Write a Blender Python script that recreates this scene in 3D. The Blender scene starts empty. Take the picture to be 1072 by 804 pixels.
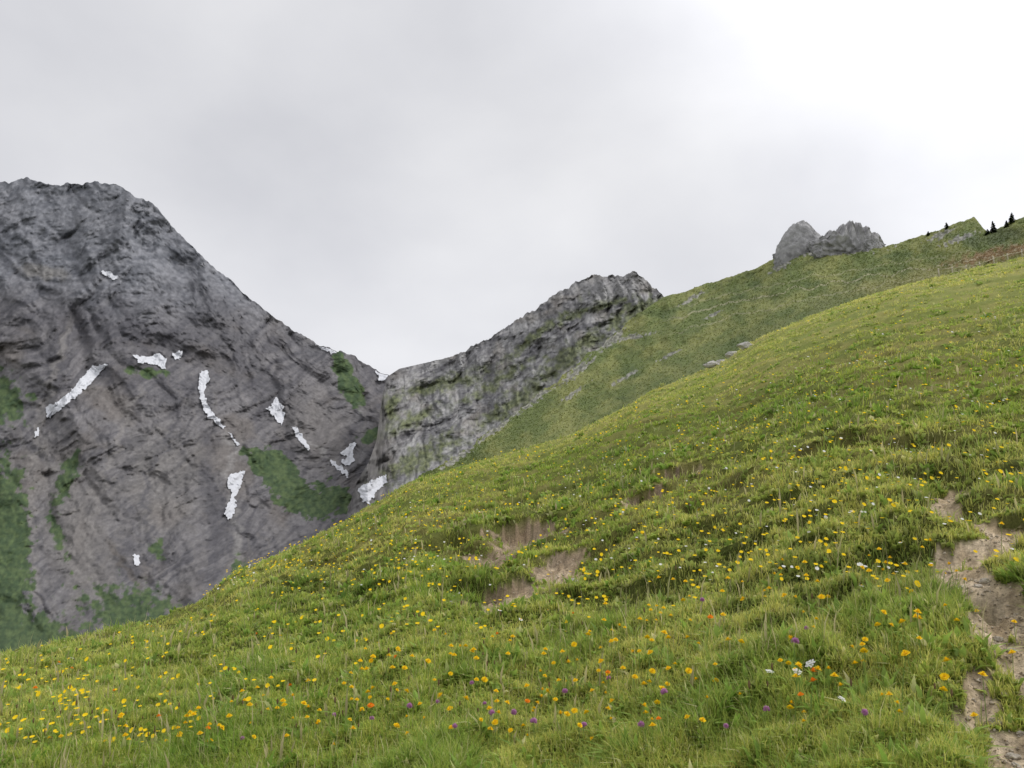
import bpy, bmesh, math, random
import numpy as np
from mathutils import noise as mnoise, Vector
random.seed(7); rng=np.random.default_rng(7)
S=bpy.context.scene; COL=S.collection
F=892.0; P=math.radians(8); CP,SP=math.cos(P),math.sin(P); EYE=1.5
# ------------------------------------------------------------ noise
def _h(ix,iy,seed):
    n=(ix.astype(np.int64)*374761393+iy.astype(np.int64)*668265263+seed*1442695041)&0xffffffff
    n=((n^(n>>13))*1274126177)&0xffffffff
    n=((n^(n>>16))*2246822519)&0xffffffff
    return ((n^(n>>15))&0xffffff)/float(0xffffff)
def perlin(x,y,seed=0):
    x=np.asarray(x,float); y=np.asarray(y,float)
    x0=np.floor(x); y0=np.floor(y); fx=x-x0; fy=y-y0
    u=fx*fx*fx*(fx*(fx*6-15)+10); v=fy*fy*fy*(fy*(fy*6-15)+10)
    def g(i,j):
        a=_h(x0+i,y0+j,seed)*2*math.pi
        return np.cos(a)*(fx-i)+np.sin(a)*(fy-j)
    a=g(0,0)*(1-u)+g(1,0)*u; b=g(0,1)*(1-u)+g(1,1)*u
    return (a*(1-v)+b*v)*1.5
def fbm(x,y,seed=0,o=5,gain=.5):
    s=0;a=1;t=0
    x=np.asarray(x,float); y=np.asarray(y,float)
    for i in range(o):
        s=s+a*perlin(x,y,seed+i*17); t+=a; a*=gain; x=x*2.03+3.1; y=y*2.03+1.7
    return s/t*1.4
def ridged(x,y,seed=0,o=5,gain=.5):
    s=0;a=1;t=0
    x=np.asarray(x,float); y=np.asarray(y,float)
    for i in range(o):
        s=s+a*(1-2*np.abs(perlin(x,y,seed+i*17))); t+=a; a*=gain; x=x*2.03+3.1; y=y*2.03+1.7
    return s/t
def ss(a,b,x):
    t=np.clip((x-a)/(b-a),0,1); return t*t*(3-2*t)
def mix(a,b,t):
    t=np.asarray(t)[...,None]; return np.asarray(a)*(1-t)+np.asarray(b)*t
# ------------------------------------------------------------ sight lines
def dirs(px,py):
    a=(np.asarray(px,float)-536)/F; b=(402-np.asarray(py,float))/F
    return a,CP-b*SP,SP+b*CP
def azE(px,py):
    x,y,z=dirs(px,py); return np.arctan2(x,y),z/np.hypot(x,y)
# ------------------------------------------------------------ materials
def mat(name,rgb=None,attr=None,rough=1.0,nscale=1.0,namt=.25,bump=0.0,bscale=1.0,trans=0.0,spec=.1,detail=8):
    m=bpy.data.materials.new(name); m.use_nodes=True; nt=m.node_tree; N=nt.nodes; L=nt.links
    b=N['Principled BSDF']; b.inputs['Roughness'].default_value=rough; b.inputs['Specular IOR Level'].default_value=spec
    if attr:
        a=N.new('ShaderNodeAttribute'); a.attribute_name=attr; src=a.outputs['Color']
    else:
        a=N.new('ShaderNodeRGB'); a.outputs[0].default_value=(*rgb,1); src=a.outputs[0]
    tc=N.new('ShaderNodeTexCoord')
    if namt>0:
        nz=N.new('ShaderNodeTexNoise'); nz.inputs['Scale'].default_value=nscale; nz.inputs['Detail'].default_value=detail; nz.inputs['Roughness'].default_value=.65
        L.new(tc.outputs['Object'],nz.inputs['Vector'])
        mr=N.new('ShaderNodeMapRange'); mr.inputs[1].default_value=.3; mr.inputs[2].default_value=.7; mr.inputs[3].default_value=1-namt; mr.inputs[4].default_value=1+namt
        L.new(nz.outputs['Fac'],mr.inputs[0])
        vm=N.new('ShaderNodeVectorMath'); vm.operation='SCALE'; L.new(src,vm.inputs[0]); L.new(mr.outputs[0],vm.inputs['Scale']); src=vm.outputs[0]
    L.new(src,b.inputs['Base Color'])
    if bump>0:
        n2=N.new('ShaderNodeTexNoise'); n2.inputs['Scale'].default_value=bscale; n2.inputs['Detail'].default_value=10; n2.inputs['Roughness'].default_value=.7
        L.new(tc.outputs['Object'],n2.inputs['Vector'])
        bp=N.new('ShaderNodeBump'); bp.inputs['Strength'].default_value=1; bp.inputs['Distance'].default_value=bump
        L.new(n2.outputs['Fac'],bp.inputs['Height']); L.new(bp.outputs[0],b.inputs['Normal'])
    if trans>0:
        t=N.new('ShaderNodeBsdfTranslucent'); L.new(src,t.inputs['Color'])
        mx=N.new('ShaderNodeMixShader'); mx.inputs[0].default_value=trans
        L.new(b.outputs[0],mx.inputs[1]); L.new(t.outputs[0],mx.inputs[2]); L.new(mx.outputs[0],N['Material Output'].inputs['Surface'])
    return m
# ------------------------------------------------------------ mesh helpers
def make(name,V,Fc,m,cols=None,smooth=True,parent=None,link=True):
    me=bpy.data.meshes.new(name)
    V=np.ascontiguousarray(V,dtype=np.float32)
    me.vertices.add(len(V)); me.vertices.foreach_set('co',V.ravel())
    Fc=[f for f in Fc if len(f)]
    loops=np.concatenate([f.ravel() for f in Fc]).astype(np.int32)
    tot=np.concatenate([np.full(len(f),f.shape[1]) for f in Fc])
    st=np.concatenate([[0],np.cumsum(tot)[:-1]]).astype(np.int32)
    me.loops.add(len(loops)); me.loops.foreach_set('vertex_index',loops)
    me.polygons.add(len(st)); me.polygons.foreach_set('loop_start',st)
    me.update(calc_edges=True)
    if smooth: me.polygons.foreach_set('use_smooth',np.ones(len(st),bool))
    if cols is not None:
        ca=me.color_attributes.new('Col','FLOAT_COLOR','POINT')
        c=np.ones((len(V),4),np.float32); c[:,:3]=np.clip(cols,0.002,1); ca.data.foreach_set('color',c.ravel())
    me.materials.append(m)
    o=bpy.data.objects.new(name,me)
    if link: COL.objects.link(o)
    if parent: o.parent=parent
    return o
def subset(name,V,Fq,m,cols,**k):
    u,inv=np.unique(Fq,return_inverse=True); return make(name,V[u],[inv.reshape(Fq.shape)],m,cols[u],**k)
def gridfaces(R,C):
    i=np.arange(R*C).reshape(R,C)
    return np.stack([i[:-1,:-1],i[:-1,1:],i[1:,1:],i[1:,:-1]],-1).reshape(-1,4)
def tag(o,label=None,cat=None,group=None,kind=None):
    for k,v in (('label',label),('category',cat),('group',group),('kind',kind)):
        if v: o[k]=v
    return o
# ============================================================ FOREGROUND HILL
S1=np.array([(-500,1010),(-250,850),(-100,745),(0,694),(100,668),(170,655),(210,636),(250,604),(300,581),(350,556),(400,527),(430,508),(500,487),(560,472),(600,459),(640,437),(680,413),(720,398),(760,382),(800,356),(850,334),(900,314),(950,300),(1000,290),(1072,274),(1200,240),(1500,130)],float)
RS=np.interp(S1[:,0],[-500,0,150,300,400,500,600,700,800,900,1072,1500],[9,11,13,18,23,29,36,50,70,88,115,130])
AZ1,E1=azE(S1[:,0],S1[:,1])
def prof(az):
    e=np.interp(az,AZ1,E1); r=np.interp(az,AZ1,RS); return e,r,EYE/r**2,e+2*EYE/r
def pix_ground(px,py):
    az,E=azE(px,py); e,rs,k,m=prof(az)
    q=np.maximum(m-E,0); disc=np.maximum(q*q-4*k*EYE,0)
    r=(q-np.sqrt(disc))/(2*k)
    r=np.minimum(r,rs)
    return r*np.sin(az),r*np.cos(az)
SC=[]
def scar(px,py,w,L,d,soil=1.0):
    x,y=pix_ground(px,py); x=float(x);y=float(y); r=math.hypot(x,y); SC.append((x,y,x/r,y/r,w,L,d,soil))
scar(550,553,.30,1.3,.24,1); scar(515,576,.20,1.0,.10,1); scar(590,586,.17,.9,.10,1); scar(540,612,.26,.8,.13,1)
scar(470,552,.18,.4,.10,.6); scar(580,558,.16,.5,.12,.8)
scar(712,502,.24,.6,.32,.8); scar(680,524,.20,.5,.22,.8); scar(762,518,.2,.5,.12,0)
scar(300,640,.4,.4,.08,0); scar(640,600,.2,.3,.10,0); scar(820,655,.25,.3,.06,0); scar(610,560,.2,.4,.08,0)
scar(975,492,.25,.5,.14,0); scar(960,465,.3,.5,.14,0); scar(880,470,.3,.5,.12,0); scar(850,545,.22,.4,.08,0); scar(930,575,.2,.4,.08,0)
for _ in range(190):
    px=rng.uniform(280,1072); py=rng.uniform(np.interp(px,S1[:,0],S1[:,1])+8,645)
    x,y=pix_ground(px,py); r=math.hypot(x,y); aa=rng.uniform(-.7,.7); fx,fy=float(x/r),float(y/r)
    SC.append((float(x),float(y),fx*math.cos(aa)-fy*math.sin(aa),fx*math.sin(aa)+fy*math.cos(aa),rng.uniform(.08,.22)*(1+r/22),rng.uniform(.12,.35)*(1+r/25),rng.uniform(.03,.085)*(1+r/20),0))
PPX=[(1130,806),(1080,788),(1052,755),(1062,712),(1074,684),(1054,660),(1066,635),(1024,610),(1002,590),(1010,575),(1046,558),(1055,545),(1015,545),(985,520),(998,502)]
PP=np.array([pix_ground(*p) for p in PPX],float)
def pathdist(x,y):
    best=np.full(x.shape,1e9)
    for (a,b) in zip(PP[:-1],PP[1:]):
        d=b-a; t=np.clip(((x-a[0])*d[0]+(y-a[1])*d[1])/(d@d),0,1)
        best=np.minimum(best,np.hypot(x-a[0]-t*d[0],y-a[1]-t*d[1]))
    return best
def ground(x,y):
    shp=np.shape(x); x=np.asarray(x,float).ravel(); y=np.asarray(y,float).ravel()
    r=np.hypot(x,y)+1e-6; az=np.arctan2(x,y)
    e,rs,k,m=prof(az)
    R2=2*rs; rc=np.minimum(r,R2)
    h=-EYE+m*rc-k*rc**2+(r-rc)*(m-2*k*R2)
    near=ss(.8,3,r)
    f1=fbm(x/1.1,y/1.1,3,4); f2=fbm(x/4,y/4,9,3); f3=fbm(x/14,y/14,21,3)
    tus=np.maximum(ridged(x/.42,y/.42,33,3),0)
    h=h+near*(f1*.06+f2*.11*ss(3,9,r)+f3*.45*ss(20,50,r)+tus*(.045+.04*ss(5,12,r)))
    soil=np.zeros_like(r); bank=np.zeros_like(r); hol=np.zeros_like(r)
    wn=fbm(x*3,y*3,50,4)*.16
    for (sx,sy,fx,fy,w,L,d,so) in SC:
        q=L*1.3+w*2.4+.5
        I=np.nonzero((np.abs(x-sx)<q)&(np.abs(y-sy)<q))[0]
        if not len(I): continue
        dx=x[I]-sx; dy=y[I]-sy; dd=dx*fx+dy*fy+wn[I]; ll=-dx*fy+dy*fx
        lat=np.exp(-np.abs((ll+wn[I])/w)**3)
        ed=.12+.05*L
        f=np.where(dd<0,ss(-L,0,dd),1-ss(0,ed,dd))
        h[I]-=d*lat*f
        hol[I]=np.maximum(hol[I],lat*ss(-L*.4,0,dd)*(1-ss(ed*.7,ed*1.1,dd)))
        if so>0:
            soil[I]=np.maximum(soil[I],so*lat*ss(-L,-L*.5,dd)*(1-ss(ed*.5,ed,dd))); bank[I]=np.maximum(bank[I],lat*ss(-.08,.03,dd))
    pn=fbm(x*3.6,y*3.6,71,4)
    pd=pathdist(x,y)
    hw=.062+.007*r+.08*(1-ss(2.5,3.5,r))
    pm=1-ss(hw*.6,hw*1.5,pd+pn*hw*1.2)
    pm=pm*(1-ss(.28,.52,fbm(x*3.4+5,y*3.4,77,4)))
    h=h-.05*(1-ss(hw*.5,hw*2.0,pd+pn*.03))*near + pm*.010*fbm(x*22,y*22,5,3)
    soil=np.clip(soil+fbm(x*6,y*6,81,3)*.8*(soil>.05),0,1)
    h=h+soil*.03*fbm(x*12,y*12,6,4)
    return [v.reshape(shp) for v in (h,soil,pm,tus,f1,hol,bank)]
def gz(x,y): return ground(np.atleast_1d(x),np.atleast_1d(y))[0]
azs=np.radians(np.concatenate([np.linspace(-70,-34,150)[:-1],np.linspace(-34,34,940)[:-1],np.linspace(34,64,120)])); rr=np.geomspace(.5,420,860)
A,Rr=np.meshgrid(azs,rr); X=Rr*np.sin(A); Y=Rr*np.cos(A)
Hh,soil,pm,tus,f1,hol,bank=ground(X,Y)
V=np.stack([X,Y,Hh],-1).reshape(-1,3)
cn=fbm(X/2.2,Y/2.2,91,4); cf=fbm(X/9,Y/9,95,4)
gcol=mix((.16,.19,.04),(.28,.26,.08),ss(-.4,.5,cn)); gcol=mix(gcol,(.13,.17,.035),ss(.05,.5,cf)*.7)
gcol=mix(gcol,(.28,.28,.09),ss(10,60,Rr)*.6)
gcol=gcol*((.6+.4*ss(6,30,Rr))*(1-.4*hol))[...,None]  # hol term paints the shade of the hollows into the ground colour
sn=fbm(X*7,Y*7,97,5); sg=fbm(X*26,Y*26,96,4)
scol=mix((.38,.29,.19),(.58,.47,.34),ss(-.4,.5,sn)); scol=mix(scol,(.22,.16,.10),ss(.1,.6,fbm(X*4,Y*4,99,3))*.5); scol=mix(scol,(.14,.10,.062),bank*(.55+.5*sn))  # bank mix paints the shadow below the scar lip into the soil colour
scol=scol*(1+.6*sg)[...,None]
pcol=mix((.40,.31,.20),(.60,.49,.35),ss(-.5,.5,sn)); pcol=mix(pcol,(.26,.19,.12),ss(.1,.55,fbm(X*9,Y*9,98,3))*.55)
pcol=pcol*(1+.6*sg)[...,None]
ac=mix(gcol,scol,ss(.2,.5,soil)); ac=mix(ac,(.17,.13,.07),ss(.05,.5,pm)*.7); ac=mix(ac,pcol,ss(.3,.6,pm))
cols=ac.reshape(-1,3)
Fq=gridfaces(*X.shape)
sf=soil.ravel()[Fq].mean(1); pf=pm.ravel()[Fq].mean(1)
isP=(pf>.5); isS=(sf>.45)&~isP; isG=~(isP|isS)
M_ground=mat('meadow_ground_material',attr='Col',nscale=60,namt=.4,bump=.015,bscale=60)
M_soil=mat('bare_soil_material',attr='Col',nscale=60,namt=.4,bump=.015,bscale=60)
M_path=mat('path_dirt_material',attr='Col',nscale=60,namt=.4,bump=.015,bscale=60)
tag(subset('ground',V,Fq[isG],M_ground,cols),'rolling green alpine meadow slope','meadow',kind='structure')
tag(subset('bare_soil',V,Fq[isS],M_soil,cols),'brown eroded soil scars in the meadow','soil',kind='structure')
tag(subset('path',V,Fq[isP],M_path,cols),'pale trodden dirt footpath at the right of the meadow','path',kind='structure')
def rubble():
    n0=4200
    k=np.nonzero(((pm>.4)|(soil>.4)).ravel()&(Rr.ravel()<16))[0]; k=rng.choice(k,n0); p=V[k]+np.stack([rng.normal(0,.02,n0),rng.normal(0,.02,n0),np.zeros(n0)],-1)
    p[:,2]=gz(p[:,0],p[:,1]); s=np.exp(rng.normal(-5.7,.45,n0))*(1+np.hypot(p[:,0],p[:,1])/14)
    base=np.array([(1,0,0),(-.3,1,0),(-.8,-.6,0),(.3,.2,.8),(-.3,.1,.6),(0,-.2,-.5)]); n=len(p); a=rng.uniform(0,6.28,n); b=base[None]*rng.uniform(.6,1.3,(n,6,3))*s[:,None,None]
    x=b[...,0]*np.cos(a)[:,None]-b[...,1]*np.sin(a)[:,None]; y=b[...,0]*np.sin(a)[:,None]+b[...,1]*np.cos(a)[:,None]
    W=np.stack([x,y,b[...,2]],-1)+p[:,None]; f=np.array([(0,1,3),(1,4,3),(1,2,4),(2,0,4),(0,3,4),(0,5,1),(1,5,2),(2,5,0)])
    fs=(np.arange(n)[:,None,None]*6+f[None]).reshape(-1,3); c=mix((.34,.26,.17),(.62,.54,.43),rng.uniform(0,1,n)); return W.reshape(-1,3),[fs],np.repeat(c,6,0)
rv,rf,rc_=rubble()
tag(make('gravel',rv,rf,M_path,rc_,smooth=False),'crumbly soil and fine gravel on the path and bare scars','gravel',kind='stuff')
# ============================================================ GRASS
def s1py(px): return np.interp(px,S1[:,0],S1[:,1])
def grass(ncl,per):
    a=int(ncl*.86)
    px=rng.uniform(-230,1300,a); t=rng.uniform(0,1,a); top=s1py(px); py=top+(930-top)*t
    x,y=pix_ground(px,py)
    b=ncl-a
    px2=rng.uniform(-260,1330,b); az,_=azE(px2,np.full(b,500.)); _,rs,_,_=prof(az)
    r2=rs*np.exp(rng.uniform(-.9,.45,b)); x=np.concatenate([x,r2*np.sin(az)]); y=np.concatenate([y,r2*np.cos(az)])
    r=np.hypot(x,y); keep=r>1.5; x=x[keep];y=y[keep];r=r[keep]; n=len(x)
    ctus=rng.uniform(0,1,n); ctype=rng.uniform(0,1,n); ctone=rng.normal(0,.26,n)
    i=np.repeat(np.arange(n),per); N=len(i)
    rad=np.maximum(.045,.0045*r)[i]*rng.uniform(.6,1.6,n)[i]
    ang=rng.uniform(0,2*math.pi,N); q=np.sqrt(rng.uniform(0,1,N))
    bx=x[i]+np.cos(ang)*q*rad; by=y[i]+np.sin(ang)*q*rad
    bz,so,pth,tu,f1,ho,_=ground(bx,by)
    rb=np.hypot(bx,by)
    k=(so<rng.uniform(.1,.6,N))&(pth<rng.uniform(.05,.5,N))
    bx,by,bz,tu,f1,ho,i,ang,q,rb=[v[k] for v in (bx,by,bz,tu,f1,ho,i,ang,q,rb)]; N=len(bx)
    pat=fbm(bx/1.0,by/1.0,120,4); pat2=fbm(bx/6,by/6,130,3)
    big=(ctus[i]>.93)
    L=(.030+.038*ss(.0,.5,pat)+.022*ss(.3,.8,tu)+.055*big)*rng.uniform(.55,1.4,N)
    L=np.maximum(L,.0023*rb*rng.uniform(.6,1.5,N)*(1+.9*big)); L=np.minimum(L,.36)
    kind=rng.uniform(0,1,N); leaf=(ctype[i]<.26); straw=(kind>.90)
    w=np.maximum(.0024,.0008*rb)*rng.uniform(.7,1.3,N); w=np.where(leaf,w*2.6+.006*(rb<12),w); L=np.where(leaf,L*.66,L)
    stalk=(kind>.992)&(rb<14)&(rb>3.6); L=np.where(stalk,L*1.9+.05,L); w=np.where(stalk,w*.5,w)
    lean=rng.uniform(.2,1.2,N)*(.5+q); lean=np.where(stalk,.2,lean); lean=np.where(leaf,lean*1.3,lean); lean=np.minimum(lean,1.5)
    la=ang+rng.normal(0,.8,N)
    lx=np.cos(la)*lean*L; ly=np.sin(la)*lean*L
    sa=la+math.pi/2+rng.normal(0,.5,N); sx=np.cos(sa)*w/2; sy=np.sin(sa)*w/2
    up=L*np.sqrt(np.clip(1-(lean*.6)**2,.12,1))
    V=np.empty((N,5,3))
    V[:,0]=np.stack([bx-sx,by-sy,bz-.012],-1); V[:,1]=np.stack([bx+sx,by+sy,bz-.012],-1)
    mw=np.where(leaf,1.5,.9)
    mx_,my_,mz_=bx+lx*.36,by+ly*.36,bz+up*.62
    V[:,2]=np.stack([mx_+sx*mw,my_+sy*mw,mz_],-1); V[:,3]=np.stack([mx_-sx*mw,my_-sy*mw,mz_],-1)
    V[:,4]=np.stack([bx+lx,by+ly,bz+up*np.where(lean>.8,.75,1)],-1)
    c=mix((.37,.47,.07),(.66,.64,.17),ss(-.5,.45,pat2+ctone[i]+rng.normal(0,.15,N)))
    c=mix(c,(.20,.34,.05),ss(.05,.55,pat)*.55)
    c=mix(c,(.15,.28,.04),big*.6)
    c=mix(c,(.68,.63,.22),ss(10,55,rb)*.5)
    c=mix(c,(.22,.38,.07),leaf*.5)
    c=mix(c,(.78,.68,.40),straw*.75*rng.uniform(.4,1,N))
    c=mix(c,(.50,.42,.25),stalk*.7)
    c=mix(c,(.12,.20,.04),ho*.4)  # blades in hollows get painted shade, a darker green
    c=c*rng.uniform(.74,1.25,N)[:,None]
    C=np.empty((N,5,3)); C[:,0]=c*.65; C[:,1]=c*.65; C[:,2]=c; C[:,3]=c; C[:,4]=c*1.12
    b=np.arange(N)[:,None]*5
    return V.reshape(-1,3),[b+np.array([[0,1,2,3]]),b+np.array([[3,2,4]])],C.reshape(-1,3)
M_grass=mat('grass_blade_material',attr='Col',namt=0,trans=.45,rough=.6,spec=.2)
gv,gf,gc=grass(58000,13)
tag(make('grass',gv,gf,M_grass,gc),'short green and yellowish grass covering the meadow','grass',kind='stuff')
# ============================================================ FAR LAYERS
class Layer:
    def __init__(s,sky,base,rb,rs,pw,disp,jag):
        s.sky=np.array(sky,float); s.base=np.array(base,float); s.rb=np.array(rb,float); s.rs=np.array(rs,float); s.pw=pw; s.disp=disp; s.jag=jag
    def top(s,px): return np.interp(px,s.sky[:,0],s.sky[:,1])+s.jag(px)
    def bot(s,px): return np.interp(px,s.base[:,0],s.base[:,1])
    def R(s,px,py):
        # distance follows the smooth skyline, so small crest notches do not run down the face
        t=sum(np.interp(px+o,s.sky[:,0],s.sky[:,1]) for o in (-16,-8,0,8,16))/5; b=s.bot(px); v=np.clip((b-py)/(b-t),0,1.15)
        a=np.interp(px,s.rb[:,0],s.rb[:,1]); c=np.interp(px,s.rs[:,0],s.rs[:,1])
        return (a+(c-a)*v**s.pw)*(1+s.disp(px,py))
    def pt(s,px,py,k=1.0):
        x,y,z=dirs(px,py); r=s.R(px,py)*k; q=r/np.hypot(x,y); return np.stack([x*q,y*q,z*q],-1)
    def build(s,name,p0,p1,nc,nr,colf,m,label,cat):
        pxs=np.linspace(p0,p1,nc); v=np.linspace(0,1,nr)
        PX,VV=np.meshgrid(pxs,v); T=s.top(PX); B=s.bot(PX); PY=B+(T-B)*VV
        W=s.pt(PX,PY); C=colf(PX,PY)
        last=W[-1]; rows=[];cr=[]
        hd=last[:,:2]/np.linalg.norm(last[:,:2],axis=1,keepdims=True); D=np.linalg.norm(last[:,:2],axis=1)
        for q in (.01,.04,.1,.2,.4,.7):
            p=last.copy(); p[:,:2]+=hd*(D*q)[:,None]; p[:,2]-=D*q*.75; rows.append(p); cr.append(C[-1])
        W=np.concatenate([W,np.array(rows)]); C=np.concatenate([C,np.array(cr)])
        o=make(name,W.reshape(-1,3),[gridfaces(W.shape[0],W.shape[1])],m,C.reshape(-1,3))
        return tag(o,label,cat,kind='structure')
def blob(px,py,cx,cy,rx,ry,ang=0,soft=.5,seed=0,nz=.5,ns=18):
    a=math.radians(ang); dx=px-cx; dy=py-cy
    u=(dx*math.cos(a)+dy*math.sin(a))/rx; w=(-dx*math.sin(a)+dy*math.cos(a))/ry
    d=np.hypot(u,w)+fbm(px/ns,py/ns,200+seed,4)*nz
    return 1-ss(1-soft,1+soft*.4,d)
M_rock=mat('mountain_rock_material',attr='Col',nscale=.11,namt=.10,bump=1.3,bscale=.07,detail=10)
M_hill=mat('grassy_hillside_material',attr='Col',nscale=.5,namt=.15,bump=.4,bscale=.5,detail=10)
# ---- left mountain
def dispL(px,py):
    wx=fbm(px/90,py/90,301,3)*34; wy=fbm(px/70,py/70,302,3)*30
    u=px+wx-(py-400)*.35; w=py+wy
    slab=ridged((px*.72+py+wx*.8)/38,(px-py*.7+wy)/190,316,4,.5)
    cross=ridged((px*.25-py+wy)/60,(px+py*.25)/120,318,3)*ss(420,300,py)
    return .045*(ridged(u/115,w/130,310,3,.42)-.3)+.018*slab+.010*cross+.006*ridged(u/24,w/36,315,3)+.0035*ridged(px/8,py/7,320,3)
def jagL(px):
    return fbm(px/9,px*0+.5,330,3)*2.6*(1-ss(330,400,px)*.6)+fbm(px/3,px*0+2.5,331,2)*.7
LM=Layer([(-500,330),(-350,230),(-200,240),(-60,200),(0,191),(30,187),(60,194),(95,190),(122,192),(140,205),(160,214),(172,226),(185,243),(205,262),(230,284),(255,306),(280,328),(305,344),(335,362),(365,370),(385,382),(400,391),(430,398),(470,410),(520,440),(600,480)],
 [(-500,900),(-100,800),(0,740),(100,715),(170,700),(250,650),(300,630),(400,575),(600,520)],
 [(-500,300),(0,350),(200,420),(400,650),(600,700)],[(-500,1500),(0,1450),(170,1300),(300,1150),(400,1080),(600,1000)],1.0,dispL,jagL)
def colL(px,py):
    wx=fbm(px/60,py/60,341,3)*20; wy=fbm(px/50,py/50,340,3)*14
    n=fbm(px/38,py/38,342,5); fine=fbm(px/5,py/4,343,4)
    st=fbm((py-px*.12+wx)/5,(px+py*.3)/60,344,4)
    st2=fbm((px*.72+py+wx*.7)/8,(px-py*.7)/120,347,5,.6)
    gul=fbm((px-(py-400)*.45+wx*1.5)/9,(py+px*.45+wy)/60,345,4)
    c=mix((.085,.081,.086),(.165,.157,.158),ss(-.5,.5,n*.55+st2*1.0))
    c=mix(c,(.150,.133,.118),ss(.05,.6,fbm(px/70,py/50,346,4))*.7)
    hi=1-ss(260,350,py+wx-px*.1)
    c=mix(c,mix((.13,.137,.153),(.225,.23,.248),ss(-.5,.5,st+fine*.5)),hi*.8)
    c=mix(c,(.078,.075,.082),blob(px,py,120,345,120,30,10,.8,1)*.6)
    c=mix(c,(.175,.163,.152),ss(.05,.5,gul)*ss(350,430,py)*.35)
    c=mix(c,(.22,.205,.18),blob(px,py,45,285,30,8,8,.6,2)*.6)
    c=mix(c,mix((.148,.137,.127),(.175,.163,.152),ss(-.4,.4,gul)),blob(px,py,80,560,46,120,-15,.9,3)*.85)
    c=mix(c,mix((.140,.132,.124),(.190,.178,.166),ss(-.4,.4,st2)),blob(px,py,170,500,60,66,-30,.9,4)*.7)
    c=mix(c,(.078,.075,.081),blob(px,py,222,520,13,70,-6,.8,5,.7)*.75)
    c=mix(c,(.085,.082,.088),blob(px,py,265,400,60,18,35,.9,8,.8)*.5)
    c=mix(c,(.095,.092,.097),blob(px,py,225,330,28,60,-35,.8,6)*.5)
    c=mix(c,(.165,.152,.140),blob(px,py,330,450,45,50,-50,.8,7)*.5)
    for (pts,wd,cc) in (([(75,330),(40,450),(32,560),(45,690)],3,(.20,.187,.175)),([(150,400),(120,470),(90,560),(110,660)],2.5,(.20,.187,.175)),([(233,449),(245,470),(240,500),(250,570),(240,640)],3,(.23,.22,.21)),([(300,440),(330,470),(370,495)],2.5,(.25,.24,.23)),([(110,560),(160,640),(200,690)],3,(.12,.105,.09)),([(200,380),(185,440),(150,510),(160,600)],2,(.08,.077,.083)),([(120,300),(150,370),(185,420)],2.5,(.075,.072,.078)),([(255,350),(275,400),(310,470)],2,(.08,.077,.08))):
        pts=np.array(pts,float); xx=np.interp(py,pts[:,1],pts[:,0]); on=ss(pts[0,1]-5,pts[0,1]+15,py)*(1-ss(pts[-1,1]-10,pts[-1,1]+5,py))
        c=mix(c,cc,(1-ss(wd*.4,wd*2,np.abs(px-xx+fbm(py/14,py*0,348,3)*10)))*on*.6)
    g=np.zeros_like(px,dtype=float)
    for i,b in enumerate([(3,590,32,118,0,.25,.45),(0,420,30,28,0,.6,.7),(70,500,10,34,20,.5,.8),(20,670,60,30,0,.4,.6),(140,645,60,32,10,.7,.9),(100,690,80,30,0,.5,.7),(298,504,56,16,42,.15,.45),(292,486,24,12,30,.2,.5),(318,528,32,13,12,.2,.6),(345,522,24,17,0,.3,.7),(362,395,10,34,-22,.3,.6),(372,412,10,16,-20,.4,.7),(155,390,22,6,5,.6,.8),(392,455,22,8,-20,.6,.8),(60,560,6,30,-20,.6,.9),(250,600,9,20,0,.8,.9),(165,575,8,12,0,.9,.9)]):
        g=np.maximum(g,blob(px,py,*b[:6],seed=20+i,nz=b[6],ns=10))
    g=ss(.15,.7,g+.25*fine*(g>.05))
    gc=mix((.042,.072,.026),(.078,.115,.040),ss(-.4,.5,fbm(px/6,py/6,349,4)+.5*gul))
    c=mix(c,gc,g*.95)
    return c*(1+.24*fine+.16*fbm(px/2.2,py/2.2,350,2))[...,None]+np.array([.010,.011,.014])  # bluish lift at the end is distance haze painted into the rock colour
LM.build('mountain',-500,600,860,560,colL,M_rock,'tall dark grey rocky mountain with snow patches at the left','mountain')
# ---- rocky ridge in the middle
def dispR(px,py):
    wx=fbm(px/50,py/50,401,3)*18; wy=fbm(px/40,py/40,400,3)*12
    but=ridged((px-py*.15+wx*.6)/17,(py+px*.3+wy)/55,408,3)
    return .040*ridged((px+py*.5+wx)/55,(py+wx)/80,402,3,.4)+.014*but+.010*ridged((px*.6+py+wx)/22,(px-py)/70,407,3)+.004*ridged(px/5,py/5,404,3)
def jagR(px): return (fbm(px/8,px*0+.3,405,3)*3.0-1.6*np.abs(perlin(px/11,px*0+.2,409)))*ss(430,520,px)+fbm(px/2.6,px*0,406,2)*.8*ss(420,500,px)
RM=Layer([(300,640),(350,585),(364,535),(374,503),(386,484),(394,462),(397,440),(399,424),(402,406),(406,394),(418,386),(440,381),(462,376),(480,371),(500,360),(520,350),(545,332),(565,321),(580,309),(600,298),(612,291),(628,289),(650,290),(657,286),(666,285),(674,291),(682,298),(692,309),(720,330),(800,380)],
 [(300,660),(400,560),(440,530),(560,500),(700,440),(800,400)],
 [(300,400),(400,500),(700,560),(800,560)],[(300,480),(385,640),(400,780),(440,960),(700,820),(800,800)],.9,dispR,jagR)
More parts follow.
